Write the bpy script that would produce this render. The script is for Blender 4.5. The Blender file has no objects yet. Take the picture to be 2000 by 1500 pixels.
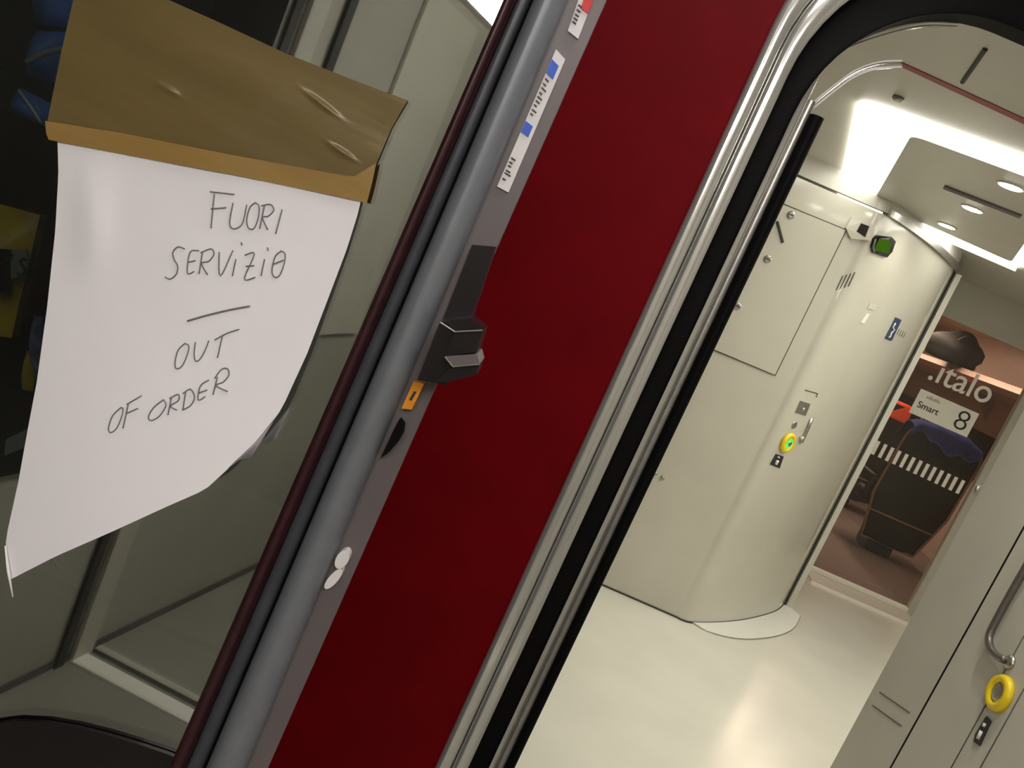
import bpy, bmesh, math, random
from mathutils import Vector, Matrix
random.seed(7)
S = bpy.context.scene
COL = S.collection
# ------------------------------------------------------------------ camera
F_PX, ROLL, PITCH, ZC = 1850.0, math.radians(23.5), math.radians(9.97), 1.5
cr, sr, cp, sp = math.cos(ROLL), math.sin(ROLL), math.cos(PITCH), math.sin(PITCH)
R0, U0, FW = Vector((1, 0, 0)), Vector((0, sp, cp)), Vector((0, cp, -sp))
CR, CU = R0*cr + U0*sr, R0*-sr + U0*cr
CAM = Vector((0, 0, ZC))
cd = bpy.data.cameras.new('camera'); cam = bpy.data.objects.new('camera', cd); COL.objects.link(cam)
cd.sensor_width = 36; cd.lens = 36*F_PX/2000; cd.clip_start = 0.02; cd.clip_end = 60
M = Matrix((CR, CU, -FW)).transposed().to_4x4(); M.translation = CAM
cam.matrix_world = M
S.camera = cam
S.view_settings.view_transform = 'Standard'; S.view_settings.look = 'None'
S.view_settings.gamma = 1; S.view_settings.use_curve_mapping = False
S.view_settings.exposure = 0.45
# ------------------------------------------------------------------ world (night outside, faint)
w = bpy.data.worlds.new('world'); S.world = w; w.use_nodes = True
w.node_tree.nodes['Background'].inputs[0].default_value = (0.9, 0.95, 1, 1)
w.node_tree.nodes['Background'].inputs[1].default_value = 0.01

WARM = (1.0, 0.97, 0.85)     # colour of the vestibule lamps; all light comes from the lamps built below

# ------------------------------------------------------------------ projection helpers
def ray(px, py):
    return (CR*(px-1000) - CU*(py-750) + FW*F_PX).normalized()
def at_y(px, py, Y):
    d = ray(px, py); return CAM + d*(Y/d.y)
def at_z(px, py, Z):
    d = ray(px, py); return CAM + d*((Z-ZC)/d.z)
def at_x(px, py, X):
    d = ray(px, py); return CAM + d*(X/d.x)

# ------------------------------------------------------------------ materials
def mat(name, col, rough=0.5, metal=0.0, spec=0.5, emit=None, estr=0, noise=0.0, nscale=30, coat=0.0, bump=0.0, bscale=60, stretch=None):
    m = bpy.data.materials.new(name); m.use_nodes = True
    nt = m.node_tree; b = nt.nodes['Principled BSDF']
    b.inputs['Base Color'].default_value = (*col, 1); b.inputs['Roughness'].default_value = rough
    b.inputs['Metallic'].default_value = metal; b.inputs['Specular IOR Level'].default_value = spec
    b.inputs['Coat Weight'].default_value = coat; b.inputs['Coat Roughness'].default_value = 0.08
    if emit: b.inputs['Emission Color'].default_value = (*emit, 1); b.inputs['Emission Strength'].default_value = estr
    if noise or bump:
        tc = nt.nodes.new('ShaderNodeTexCoord'); mp = nt.nodes.new('ShaderNodeMapping')
        if stretch: mp.inputs['Scale'].default_value = stretch
        nt.links.new(tc.outputs['Object'], mp.inputs[0])
    if noise:
        n = nt.nodes.new('ShaderNodeTexNoise'); n.inputs['Scale'].default_value = nscale; n.inputs['Detail'].default_value = 4
        nt.links.new(mp.outputs[0], n.inputs['Vector'])
        r = nt.nodes.new('ShaderNodeValToRGB')
        r.color_ramp.elements[0].position = 0.3; r.color_ramp.elements[1].position = 0.7
        r.color_ramp.elements[0].color = (*[max(0, c*(1-noise)) for c in col], 1)
        r.color_ramp.elements[1].color = (*[min(1, c*(1+noise)) for c in col], 1)
        nt.links.new(n.outputs['Fac'], r.inputs[0]); nt.links.new(r.outputs[0], b.inputs['Base Color'])
    if bump:
        n2 = nt.nodes.new('ShaderNodeTexNoise'); n2.inputs['Scale'].default_value = bscale; n2.inputs['Detail'].default_value = 3
        nt.links.new(mp.outputs[0], n2.inputs['Vector'])
        bp = nt.nodes.new('ShaderNodeBump'); bp.inputs['Strength'].default_value = bump; bp.inputs['Distance'].default_value = 0.01
        nt.links.new(n2.outputs['Fac'], bp.inputs['Height']); nt.links.new(bp.outputs[0], b.inputs['Normal'])
    return m
def emat(name, col, s):
    m = bpy.data.materials.new(name); m.use_nodes = True; nt = m.node_tree; nt.nodes.clear()
    e = nt.nodes.new('ShaderNodeEmission'); e.inputs[0].default_value = (*col, 1); e.inputs[1].default_value = s
    o = nt.nodes.new('ShaderNodeOutputMaterial'); nt.links.new(e.outputs[0], o.inputs[0]); return m
def glassmat(name, refl, tint, rough=0.0, gcol=(1, 1, 1)):
    m = bpy.data.materials.new(name); m.use_nodes = True; nt = m.node_tree; nt.nodes.clear()
    t = nt.nodes.new('ShaderNodeBsdfTransparent'); t.inputs[0].default_value = (*tint, 1)
    g = nt.nodes.new('ShaderNodeBsdfGlossy'); g.inputs['Roughness'].default_value = rough; g.inputs['Color'].default_value = (*gcol, 1)
    x = nt.nodes.new('ShaderNodeMixShader'); x.inputs[0].default_value = refl
    o = nt.nodes.new('ShaderNodeOutputMaterial')
    nt.links.new(t.outputs[0], x.inputs[1]); nt.links.new(g.outputs[0], x.inputs[2]); nt.links.new(x.outputs[0], o.inputs[0]); return m
def tapemat(name, col, trans):
    m = mat(name, col, 0.22, noise=0.07, nscale=25, bump=0.05, bscale=45, stretch=(0.4, 1, 2))
    nt = m.node_tree; b = nt.nodes['Principled BSDF']; o = nt.nodes['Material Output']
    t = nt.nodes.new('ShaderNodeBsdfTransparent'); t.inputs[0].default_value = (0.85, 0.65, 0.3, 1)
    x = nt.nodes.new('ShaderNodeMixShader'); x.inputs[0].default_value = trans
    nt.links.new(b.outputs[0], x.inputs[1]); nt.links.new(t.outputs[0], x.inputs[2]); nt.links.new(x.outputs[0], o.inputs[0]); return m

BEIGE = mat('beige_laminate', (0.54, 0.515, 0.435), 0.34, noise=0.03, nscale=6, coat=1.0)
BEIGE2 = mat('beige_panel', (0.52, 0.50, 0.43), 0.4, noise=0.03, nscale=6)
GREYW = mat('taupe_wall', (0.40, 0.385, 0.33), 0.45, noise=0.05, nscale=5)
CEIL = mat('ceiling_panel', (0.55, 0.53, 0.47), 0.4, noise=0.03, nscale=4)
FLOORE = mat('grey_vinyl_floor', (0.27, 0.26, 0.22), 0.4, noise=0.06, nscale=3)
FLOOR = mat('cream_vinyl_floor', (0.68, 0.66, 0.58), 0.2, noise=0.04, nscale=3, bump=0.05, bscale=3)
RED = mat('red_panel', (0.135, 0.0006, 0.003), 0.5, spec=0.06, noise=0.10, nscale=14)
CHROME = mat('polished_steel', (0.76, 0.75, 0.70), 0.12, metal=0.8, coat=0.5)
ALU = mat('grey_aluminium', (0.19, 0.20, 0.22), 0.38, metal=0.25, noise=0.06, nscale=40)
DGREY = mat('dark_grey_plastic', (0.045, 0.048, 0.056), 0.35, noise=0.1, nscale=60)
MAUVE = mat('painted_grey_steel', (0.125, 0.105, 0.105), 0.4, noise=0.05, nscale=30)
GASK = mat('dark_red_gasket', (0.032, 0.006, 0.009), 0.35, noise=0.2, nscale=80)
BLACK = mat('black_rubber', (0.003, 0.003, 0.003), 0.6, spec=0.08, noise=0.1, nscale=50)
BLKP = mat('black_plastic', (0.010, 0.007, 0.008), 0.28, spec=0.35, noise=0.1, nscale=60)
DARK = mat('dark_cabinet_lining', (0.012, 0.011, 0.011), 0.7, noise=0.1, nscale=20)
PAPER = mat('white_paper', (0.86, 0.83, 0.85), 0.85, noise=0.015, nscale=12, bump=0.08, bscale=14)
PENCIL = mat('pencil_graphite', (0.17, 0.165, 0.17), 0.6, noise=0.1, nscale=200)
STICK = mat('white_sticker', (0.72, 0.68, 0.68), 0.5, noise=0.04, nscale=60)
BLUE = mat('blue_print', (0.03, 0.10, 0.55), 0.5, noise=0.05, nscale=60)
REDP = mat('red_print', (0.6, 0.02, 0.02), 0.5, noise=0.05, nscale=60)
INK = mat('black_ink', (0.02, 0.02, 0.022), 0.5, noise=0.05, nscale=60)
ORANGE = mat('orange_tag', (0.75, 0.27, 0.01), 0.45, noise=0.06, nscale=60)
YELLOW = mat('yellow_plastic', (0.80, 0.58, 0.01), 0.35, noise=0.03, nscale=60)
WHITEP = mat('white_plastic', (0.75, 0.72, 0.70), 0.4, noise=0.03, nscale=60)
STEEL = mat('brushed_steel', (0.40, 0.39, 0.36), 0.32, metal=0.9, noise=0.08, nscale=70)
HANDM = mat('dark_bronze_metal', (0.16, 0.14, 0.12), 0.4, metal=0.6, noise=0.08, nscale=70)
SEAM = mat('dark_joint', (0.05, 0.048, 0.042), 0.7, noise=0.1, nscale=60)
SILL = mat('pale_metal_sill', (0.88, 0.85, 0.78), 0.35, noise=0.03, nscale=40)
NAVY = mat('navy_print', (0.03, 0.045, 0.10), 0.5, noise=0.05, nscale=60)
CARPET = mat('brown_carpet', (0.16, 0.115, 0.095), 0.95, noise=0.2, nscale=120)
SALW = mat('saloon_panel', (0.50, 0.36, 0.29), 0.35, noise=0.04, nscale=8, coat=0.3)
LEATHER = mat('dark_brown_leather', (0.016, 0.009, 0.009), 0.6, spec=0.25, noise=0.2, nscale=40)
PIPING = mat('tan_piping', (0.26, 0.15, 0.08), 0.5, noise=0.1, nscale=50)
DENIM = mat('blue_cloth', (0.025, 0.03, 0.16), 0.9, noise=0.25, nscale=50, bump=0.4, bscale=25)
ORC = mat('orange_red_cloth', (0.75, 0.07, 0.015), 0.8, noise=0.1, nscale=60)
BAGM = mat('black_bag_cloth', (0.008, 0.007, 0.006), 0.8, noise=0.25, nscale=40, bump=0.1, bscale=12)
GLS = glassmat('machine_glass', 0.30, (0.75, 0.78, 0.75), 0.012, (0.98, 1.0, 0.95))
DOORG = glassmat('door_glass', 0.03, (0.95, 0.93, 0.9))
NIGHT = mat('night_glass', (0.006, 0.006, 0.007), 0.08, noise=0.1, nscale=4)
CLEAR = glassmat('clear_plastic_edge', 0.35, (0.9, 0.9, 0.85), 0.05)
TAPE1 = tapemat('brown_tape', (0.20, 0.145, 0.055), 0.2)
TAPE2 = tapemat('amber_tape', (0.36, 0.225, 0.07), 0.12)
LAMPW = emat('white_lamp', WARM, 4.4)
LAMPS = emat('downlight_glow', (1, 0.96, 0.85), 22)
LAMPE = emat('entrance_lamp_glow', (1, 0.95, 0.92), 17)
LAMPF = emat('fill_lamp_glow', (1, 0.95, 0.92), 9)
LAMPR = emat('saloon_lamp_glow', (1, 0.78, 0.62), 13)
GREENL = emat('green_led', (0.16, 0.95, 0.15), 0.7)
GREEND = emat('green_sign_light', (0.10, 0.26, 0.015), 0.35)
SNB = mat('blue_foil', (0.08, 0.22, 0.75), 0.3, noise=0.35, nscale=18, bump=0.5, bscale=20)
SNY = mat('yellow_foil', (0.80, 0.52, 0.02), 0.35, noise=0.3, nscale=18, bump=0.5, bscale=20)
SNK = mat('grey_print', (0.30, 0.34, 0.33), 0.5, noise=0.1, nscale=40)

# ------------------------------------------------------------------ mesh helpers
def wloc(o):
    v = o.location.copy()
    while o.parent: o = o.parent; v += o.location
    return v
def link(name, bm, m, parent=None, smooth=False, loc=None):
    bmesh.ops.recalc_face_normals(bm, faces=bm.faces)
    me = bpy.data.meshes.new(name); bm.to_mesh(me); bm.free()
    if smooth:
        for p in me.polygons: p.use_smooth = True
    for mm in (m if isinstance(m, (list, tuple)) else [m]): me.materials.append(mm)
    o = bpy.data.objects.new(name, me); COL.objects.link(o)
    if parent:
        me.transform(Matrix.Translation(-wloc(parent))); o.parent = parent
    return o
def thing(name, label, cat, loc=(0, 0, 0), group=None):
    o = bpy.data.objects.new(name, None); COL.objects.link(o); o.location = loc
    o.empty_display_size = 0.05
    o['label'] = label; o['category'] = cat
    if group: o['group'] = group
    return o
def tag(o, label, cat, group=None):
    o['label'] = label; o['category'] = cat
    if group: o['group'] = group
    return o
def struct(o, label=None, cat=None):
    o['kind'] = 'structure'
    if label: o['label'] = label; o['category'] = cat
    return o
def smooth_by_angle(o, ang=40):
    me = o.data
    for p in me.polygons: p.use_smooth = True
    bm = bmesh.new(); bm.from_mesh(me)
    for e in bm.edges:
        if len(e.link_faces) == 2 and e.calc_face_angle(0) > math.radians(ang): e.smooth = False
    bm.to_mesh(me); bm.free(); return o
def bx(bm, x0, x1, y0, y1, z0, z1, bev=0, seg=2):
    g = bmesh.ops.create_cube(bm, size=1)
    for v in g['verts']:
        v.co = Vector(((x0+x1)/2+v.co.x*(x1-x0), (y0+y1)/2+v.co.y*(y1-y0), (z0+z1)/2+v.co.z*(z1-z0)))
    if bev:
        es = {e for v in g['verts'] for e in v.link_edges}
        bmesh.ops.bevel(bm, geom=list(es), offset=bev, segments=seg, affect='EDGES', profile=0.5)
def box(name, x0, x1, y0, y1, z0, z1, m, parent=None, bev=0):
    bm = bmesh.new(); bx(bm, x0, x1, y0, y1, z0, z1, bev); return link(name, bm, m, parent)
def prism(bm, pts, vec):
    """polygon pts extruded by vec"""
    a = [bm.verts.new(Vector(p)) for p in pts]; b = [bm.verts.new(Vector(p)+Vector(vec)) for p in pts]
    n = len(pts)
    bm.faces.new(a); bm.faces.new(b[::-1])
    for i in range(n): bm.faces.new((a[i], b[i], b[(i+1) % n], a[(i+1) % n]))
def plate(name, pxs, Y, th, m, parent=None, bm=None):
    """outline seen in the photograph laid at distance Y, real thickness th behind it"""
    own = bm is None
    if own: bm = bmesh.new()
    prism(bm, [at_y(x, y, Y) for x, y in pxs], (0, th, 0))
    if own: return link(name, bm, m, parent)
def tube(bm, pts, r, n=8, cap=True, closed=False):
    pts = [Vector(p) for p in pts]; rings = []
    N = len(pts)
    prev = None
    for i, p in enumerate(pts):
        a = pts[(i-1) % N] if (closed or i > 0) else p
        b = pts[(i+1) % N] if (closed or i < N-1) else p
        t = (b-a).normalized()
        if prev is None:
            u = t.cross(Vector((0, 1, 0)));
            if u.length < 0.1: u = t.cross(Vector((0, 0, 1)))
        else:
            u = prev - t*prev.dot(t)
        u.normalize(); prev = u; w_ = t.cross(u)
        rr = r[i] if isinstance(r, (list, tuple)) else r
        rings.append([bm.verts.new(p+(u*math.cos(2*math.pi*k/n)+w_*math.sin(2*math.pi*k/n))*rr) for k in range(n)])
    for i in range(N-1 if not closed else N):
        A, B = rings[i], rings[(i+1) % N]
        for k in range(n): bm.faces.new((A[k], A[(k+1) % n], B[(k+1) % n], B[k]))
    if cap and not closed:
        bm.faces.new(rings[0][::-1]); bm.faces.new(rings[-1])
def loft(bm, rows, close_u=False, close_v=False):
    vs = [[bm.verts.new(Vector(p)) for p in r] for r in rows]
    R, C = len(vs), len(vs[0])
    for i in range(R-1 if not close_v else R):
        for j in range(C-1 if not close_u else C):
            bm.faces.new((vs[i][j], vs[i][(j+1) % C], vs[(i+1) % R][(j+1) % C], vs[(i+1) % R][j]))
    return vs
def lathe(bm, c, axis, up, prof, n=32):
    """prof: (radius, height along axis)"""
    axis = Vector(axis).normalized(); u = Vector(up).normalized(); w_ = axis.cross(u); c = Vector(c)
    rows = [[c+axis*h+(u*math.cos(2*math.pi*k/n)+w_*math.sin(2*math.pi*k/n))*r for k in range(n)] for r, h in prof]
    vs = loft(bm, rows, close_u=True)
    if prof[0][0] > 1e-5: bm.faces.new(vs[0][::-1])
    if prof[-1][0] > 1e-5: bm.faces.new(vs[-1])
def catmull(pts, k=6):
    pts = [Vector(p) for p in pts]; out = []
    for i in range(len(pts)-1):
        p0 = pts[max(i-1, 0)]; p1 = pts[i]; p2 = pts[i+1]; p3 = pts[min(i+2, len(pts)-1)]
        for j in range(k):
            t = j/k
            out.append(0.5*((2*p1)+(-p0+p2)*t+(2*p0-5*p1+4*p2-p3)*t*t+(-p0+3*p1-3*p2+p3)*t**3))
    out.append(pts[-1]); return out
def poly_at(pl, t):
    """point on 2D polyline at relative arclength t"""
    L = [0]
    for a, b in zip(pl, pl[1:]): L.append(L[-1]+math.hypot(b[0]-a[0], b[1]-a[1]))
    s = t*L[-1]
    for i in range(len(pl)-1):
        if s <= L[i+1] or i == len(pl)-2:
            k = (s-L[i])/max(1e-9, L[i+1]-L[i]); return Vector((pl[i][0]+(pl[i+1][0]-pl[i][0])*k, pl[i][1]+(pl[i+1][1]-pl[i][1])*k))
def coons(top, bot, left, right, nu, nv):
    rows = []
    P = [[Vector(top[0]), Vector(top[-1])], [Vector(bot[0]), Vector(bot[-1])]]
    for j in range(nv+1):
        v = j/nv; row = []
        for i in range(nu+1):
            u = i/nu
            a = poly_at(top, u)*(1-v)+poly_at(bot, u)*v
            b = poly_at(left, v)*(1-u)+poly_at(right, v)*u
            c = P[0][0]*(1-u)*(1-v)+P[0][1]*u*(1-v)+P[1][0]*(1-u)*v+P[1][1]*u*v
            row.append(a+b-c)
        rows.append(row)
    return rows
def sheet(name, rows, dfun, th, m, parent=None):
    bm = bmesh.new()
    A = loft(bm, [[at_y(p.x, p.y, dfun(p.x, p.y)) for p in r] for r in rows])
    B = loft(bm, [[at_y(p.x, p.y, dfun(p.x, p.y))+Vector((0, th, 0)) for p in r] for r in rows])
    rim = lambda V: V[0]+[r[-1] for r in V[1:]]+V[-1][-2::-1]+[r[0] for r in V[-2:0:-1]]
    ra, rb = rim(A), rim(B); n = len(ra)
    for k in range(n): bm.faces.new((ra[k], ra[(k+1) % n], rb[(k+1) % n], rb[k]))
    return smooth_by_angle(link(name, bm, m, parent), 50)

# ================================================================== STRUCTURE
YF = 1.25                                    # plane of the chrome-framed doorway
H = 2.25
# floors
struct(box('floor', -1.3, 3.6, 1.25, 6.62, -0.06, 0.0, FLOOR))
struct(box('floor_entrance', -1.3, 1.75, -2.8, 1.25, -0.06, 0.0, FLOORE))
struct(box('floor_saloon', 1.3, 4.5, 6.62, 14.2, -0.06, 0.0, CARPET))
# ceilings
struct(box('ceiling', -1.3, 3.6, 2.53, 6.62, H-0.05, H+0.02, CEIL))
so = struct(box('ceiling_soffit', -1.3, 3.6, 1.30, 2.50, 2.185, H+0.02, CEIL))
struct(box('ceiling_entrance', -1.3, 1.75, -2.8, 1.24, H, H+0.06, CEIL))
struct(box('ceiling_saloon', 1.3, 4.5, 6.66, 14.2, 2.16, 2.22, SALW))
# red wall with the doorway cut out (rounded upper corners)
AX, AZ0, AX2 = 0.385, 1.74, 1.0
AZ = AZ0
def arc_path(r, n=14, z0=0.0):
    AZ = AZ0+1.15*max(0.0, r-0.195)             # outer bands turn the corner a little higher
    p = [Vector((AX-r, 0, z0)), Vector((AX-r, 0, AZ))]
    for k in range(1, n+1):
        a = math.pi - k*math.pi/2/n; p.append(Vector((AX+r*math.cos(a), 0, AZ+r*math.sin(a))))
    for k in range(0, n+1):
        a = math.pi/2 - k*math.pi/2/n; p.append(Vector((AX2+r*math.cos(a), 0, AZ+r*math.sin(a))))
    p.append(Vector((AX2+r, 0, z0))); return p
bm = bmesh.new()
ap = arc_path(0.255); na = len(ap); rows = []
for k, p in enumerate(ap):
    if k < 2: q = Vector((-1.3, 0, p.z))
    elif k >= na-2: q = Vector((1.75, 0, p.z))
    elif k <= 15: t = (k-1)/15; q = Vector((-1.3, 0, AZ+(H-AZ)*min(1, 2*t))) if t <= 0.5 else Vector((-1.3+(AX+1.3)*(2*t-1), 0, H))
    else: t = (k-16)/14; q = Vector((AX2+(1.75-AX2)*min(1, 2*t), 0, H)) if t <= 0.5 else Vector((1.75, 0, H-(H-AZ)*(2*t-1)))
    rows.append([Vector((p.x, YF, p.z)), Vector((q.x, YF, q.z)), Vector((q.x, YF+0.05, q.z)), Vector((p.x, YF+0.05, p.z))])
loft(bm, rows, close_u=True)
struct(link('wall_front', bm, RED), 'dark red glossy wall panel between the grey machine and the steel door frame', 'wall')

# --- chrome door frame
d1 = bpy.data.objects.new('door_1', None); COL.objects.link(d1); d1.location = (0.2, YF, 0); d1['kind'] = 'structure'
d1['label'] = 'polished steel door frame with rounded corner and black rubber seal'; d1['category'] = 'door frame'
def sweep_arc(name, r0, r1, y0, bulge, m, nseg=8, depth=0.05):
    bm = bmesh.new(); rows = []
    prof = [(r0, YF+0.05)]
    for k in range(nseg+1):
        a = k/nseg; r = r0+(r1-r0)*(0.5-0.5*math.cos(math.pi*a)); prof.append((r, y0-bulge*math.sin(math.pi*a)))
    prof.append((r1, YF+0.05))
    for r, y in prof: rows.append([Vector((p.x, y, p.z)) for p in arc_path(r)])
    loft(bm, rows); return smooth_by_angle(link(name, bm, m, d1), 50)
sweep_arc('outer_steel_profile', 0.247, 0.267, YF-0.012, 0.0045, CHROME)
sweep_arc('frame_groove', 0.2445, 0.2475, YF-0.002, 0.0, SEAM)
sweep_arc('inner_steel_profile', 0.224, 0.245, YF-0.012, 0.0045, CHROME)
sweep_arc('black_seal', 0.195, 0.2245, YF+0.004, -0.004, BLACK)
# the parked sliding leaf's leading edge: steel nose and rubber lip
dl = thing('sliding_door_leaf', 'polished steel leading edge of the sliding door with black rubber lip', 'door', (0.2, 1.29, 0))
def lean(xt, xb, Y):
    a, b = at_y(xt, 230, Y), at_y(xb, 1250, Y)
    return lambda z: b.x+(a.x-b.x)*(z-b.z)/(a.z-b.z)
def leaf_strip(name, fa, fb, y0, bulge, z0, z1, m, n=10, back=0.03):
    bm = bmesh.new(); rows = []
    prof = [(0, y0+back)]+[(0.5-0.5*math.cos(math.pi*k/n), y0-bulge*math.sin(math.pi*k/n)) for k in range(n+1)]+[(1, y0+back)]
    for t, y in prof: rows.append([Vector((fa(z)*(1-t)+fb(z)*t, y, z)) for z in (z0, z0+(z1-z0)*0.5, z1)])
    vs = loft(bm, rows, close_v=True)
    bm.faces.new([r[0] for r in vs]); bm.faces.new([r[-1] for r in vs])
    return smooth_by_angle(link(name, bm, m, dl), 50)
E0, E1, E2, E3 = lean(1525, 1046, 1.285), lean(1562, 1083, 1.285), lean(1580, 1102, 1.285), lean(1612, 1125, 1.285)
leaf_strip('steel_nose', E0, E1, 1.285, 0.006, 0.005, 1.80, CHROME)
leaf_strip('steel_flange', E1, E2, 1.287, 0.004, 0.005, 1.77, STEEL)
leaf_strip('rubber_lip', E2, E3, 1.288, 0.010, 0.005, 1.755, BLACK)
for nm, pl in (('upper_edge_strip', [(1597, 150), (1616, 114), (1670, 87), (1745, 63), (1805, 51), (1870, 52)]),
               ('lower_edge_strip', [(1588, 212), (1630, 178), (1670, 150), (1715, 134), (1762, 131)])):
    bm = bmesh.new()
    pc = catmull([at_y(x, y, 1.30) for x, y in pl], 6)
    up = Vector((0.1, 0, 1)).normalized()
    wid = 0.008
    rows = []
    for p in pc: rows.append([p, p+Vector((-0.4, 0, 0.9))*wid, p+Vector((-0.4, 0, 0.9))*wid+Vector((0, 0.012, 0)), p+Vector((0, 0.012, 0))])
    loft(bm, rows, close_u=True); link(nm, bm, CLEAR, dl, True)
    bm = bmesh.new(); tube(bm, pc, 0.0011, 6); tube(bm, [p+Vector((-0.4, 0, 0.9))*wid for p in pc], 0.0011, 6)
    link(nm.replace('strip', 'bead'), bm, WHITEP, dl, True)

# --- walls around the place where the photographer stands
def mirY(y): return 1.4-y
def lw(yv): return -0.805+0.22*(yv-1.99)      # left wall line, x as a function of mirrored distance
def wall_seg(name, p0, p1, z0, z1, th, m, parent=None):
    a, b = Vector((p0[0], p0[1], 0)), Vector((p1[0], p1[1], 0))
    n = (b-a).normalized().cross(Vector((0, 0, 1)))*th
    bm = bmesh.new()
    prism(bm, [a+Vector((0, 0, z0)), b+Vector((0, 0, z0)), b+Vector((0, 0, z1)), a+Vector((0, 0, z1))], n)
    return link(name, bm, m, parent)
def LP(yv, off=0.0):
    n = Vector((1, 0.22, 0)).normalized()      # into the room
    return (lw(yv)+n.x*off, mirY(yv)+n.y*off)
struct(wall_seg('wall_left', LP(0.4), LP(4.05), 0, 2.0, 0.05, GREYW))
struct(wall_seg('trim_12', LP(0.4), LP(4.05), 1.98, 2.0, 0.125, CEIL))
struct(wall_seg('wall_left_cove', LP(0.4, -0.12), LP(4.05, -0.12), 2.0, H, 0.05, CEIL))
win = struct(wall_seg('window_1', LP(0.7, 0.004), LP(2.10, 0.004), 0.62, 1.97, -0.012, NIGHT))
struct(wall_seg('trim_1', LP(2.135, 0.004), LP(2.165, 0.004), 0.0, 2.0, -0.008, SEAM))
struct(wall_seg('trim_2', LP(2.34, 0.004), LP(2.375, 0.004), 0.9, 2.0, -0.01, SEAM))
struct(wall_seg('trim_3', LP(2.19, 0.004), LP(2.26, 0.004), 0.0, 2.0, -0.012, BEIGE2))
struct(wall_seg('trim_4', LP(2.72, 0.003), LP(3.12, 0.003), 0.9, 1.95, -0.01, BEIGE2))
struct(wall_seg('wall_back', LP(4.05), (1.75, -2.75), 0, H, -0.05, CEIL))
struct(box('wall_right_entrance', 1.70, 1.75, -2.75, 1.24, 0, H, GREYW))
# baseboard shadow joint of left wall, and floor threshold strip behind the camera (seen mirrored in the glass)
struct(wall_seg('baseboard_left', LP(0.4, 0.002), LP(4.05, 0.002), 0.0, 0.022, -0.004, MAUVE))
def strip_floor(name, yv0, yv1, z, m):
    dirx = Vector((1, 0.12, 0)).normalized()
    p0 = Vector((lw(yv0)+0.01, mirY(yv0), 0)); p1 = Vector((lw(yv1)+0.01, mirY(yv1), 0))
    bm = bmesh.new(); q0, q1 = p0+dirx*1.9, p1+dirx*1.9
    prism(bm, [p0, q0, q1, p1], (0, 0, z)); return struct(link(name, bm, m))
strip_floor('trim_5', 2.185, 2.242, 0.006, SILL)
strip_floor('trim_6', 2.242, 2.275, 0.003, SEAM)
strip_floor('trim_7', 2.275, 2.300, 0.006, BEIGE2)
# cove lamp above the left wall
bm = bmesh.new()
a, b = LP(2.55, -0.09), LP(3.9, -0.09); c_, d_ = LP(3.9, -0.03), LP(2.55, -0.03)
prism(bm, [Vector((a[0], a[1], 2.03)), Vector((b[0], b[1], 2.03)), Vector((c_[0], c_[1], 2.03)), Vector((d_[0], d_[1], 2.03))], (0, 0, 0.16))
tag(link('cove_lamp', bm, LAMPE), 'bright white cove lamp reflected in the top right of the machine glass', 'lamp')
ew = thing('ceiling_lamp', 'long flat ceiling lamp over the entrance in front of the machine', 'lamp', (0.25, -0.90, 2.25))
box('lamp_housing', 0.05, 0.40, -1.40, -0.40, 2.215, 2.25, WHITEP, ew, 0.004)
box('lamp_diffuser', 0.075, 0.375, -1.38, -0.42, 2.20, 2.216, LAMPE, ew, 0.002)

fill_lamp = thing('ceiling_lamp', 'added short fill lamp on the entrance ceiling close to the red wall panel', 'lamp', (0.1, 0.62, 2.25))  # unseen lamp added so the red wall is brighter towards the top
box('lamp_housing', -0.12, 0.32, 0.40, 0.84, 2.215, 2.25, WHITEP, fill_lamp, 0.004)
box('lamp_diffuser', -0.10, 0.30, 0.42, 0.82, 2.20, 2.216, LAMPF, fill_lamp, 0.002)

# ================================================================== VENDING MACHINE
YM = 0.70
vm = thing('vending_machine', 'grey framed vending machine with reflective glass front, left of the red panel', 'vending machine', (-0.45, 0.95, 0))
def bnd(xt, xb):
    """nearly upright boundary through pixel (xt,300) and (xb,1300) in the machine front -> function x(z)"""
    a, b = at_y(xt, 300, YM), at_y(xb, 1300, YM)
    return lambda z: b.x+(a.x-b.x)*(z-b.z)/(a.z-b.z)
B0, B1, B2, B3, B4, B5 = bnd(856, 420), bnd(882, 451), bnd(909, 482), bnd(917, 490), bnd(984, 566), bnd(1052, 611)
ZT = 2.08
def vband(name, fa, fb, y0, bulge, m, n=8, back=0.04, z0=0.04, z1=ZT):
    bm = bmesh.new(); rows = []
    ts = [(0, back)]+[(0.5-0.5*math.cos(math.pi*k/n), -bulge*math.sin(math.pi*k/n)) for k in range(n+1)]+[(1, back)]
    zs = [z0, (z0+z1)/2, z1]
    for t, dy in ts: rows.append([Vector((fa(z)+(fb(z)-fa(z))*t, y0+dy, z)) for z in zs])
    loft(bm, rows, close_v=True)
    bm.verts.ensure_lookup_table()
    return smooth_by_angle(link(name, bm, m, vm), 50)
vband('glass_gasket', B0, B1, 0.694, 0.008, GASK)
vband('inner_frame_strip', B1, B2, 0.697, 0.003, DGREY)
vband('frame_groove', B2, B3, 0.704, 0.0, BLACK)
vband('aluminium_profile', B3, B4, 0.694, 0.016, ALU, 14)
vband('frame_flange', B4, B5, 0.698, 0.0, MAUVE, 2, 0.006)
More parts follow.
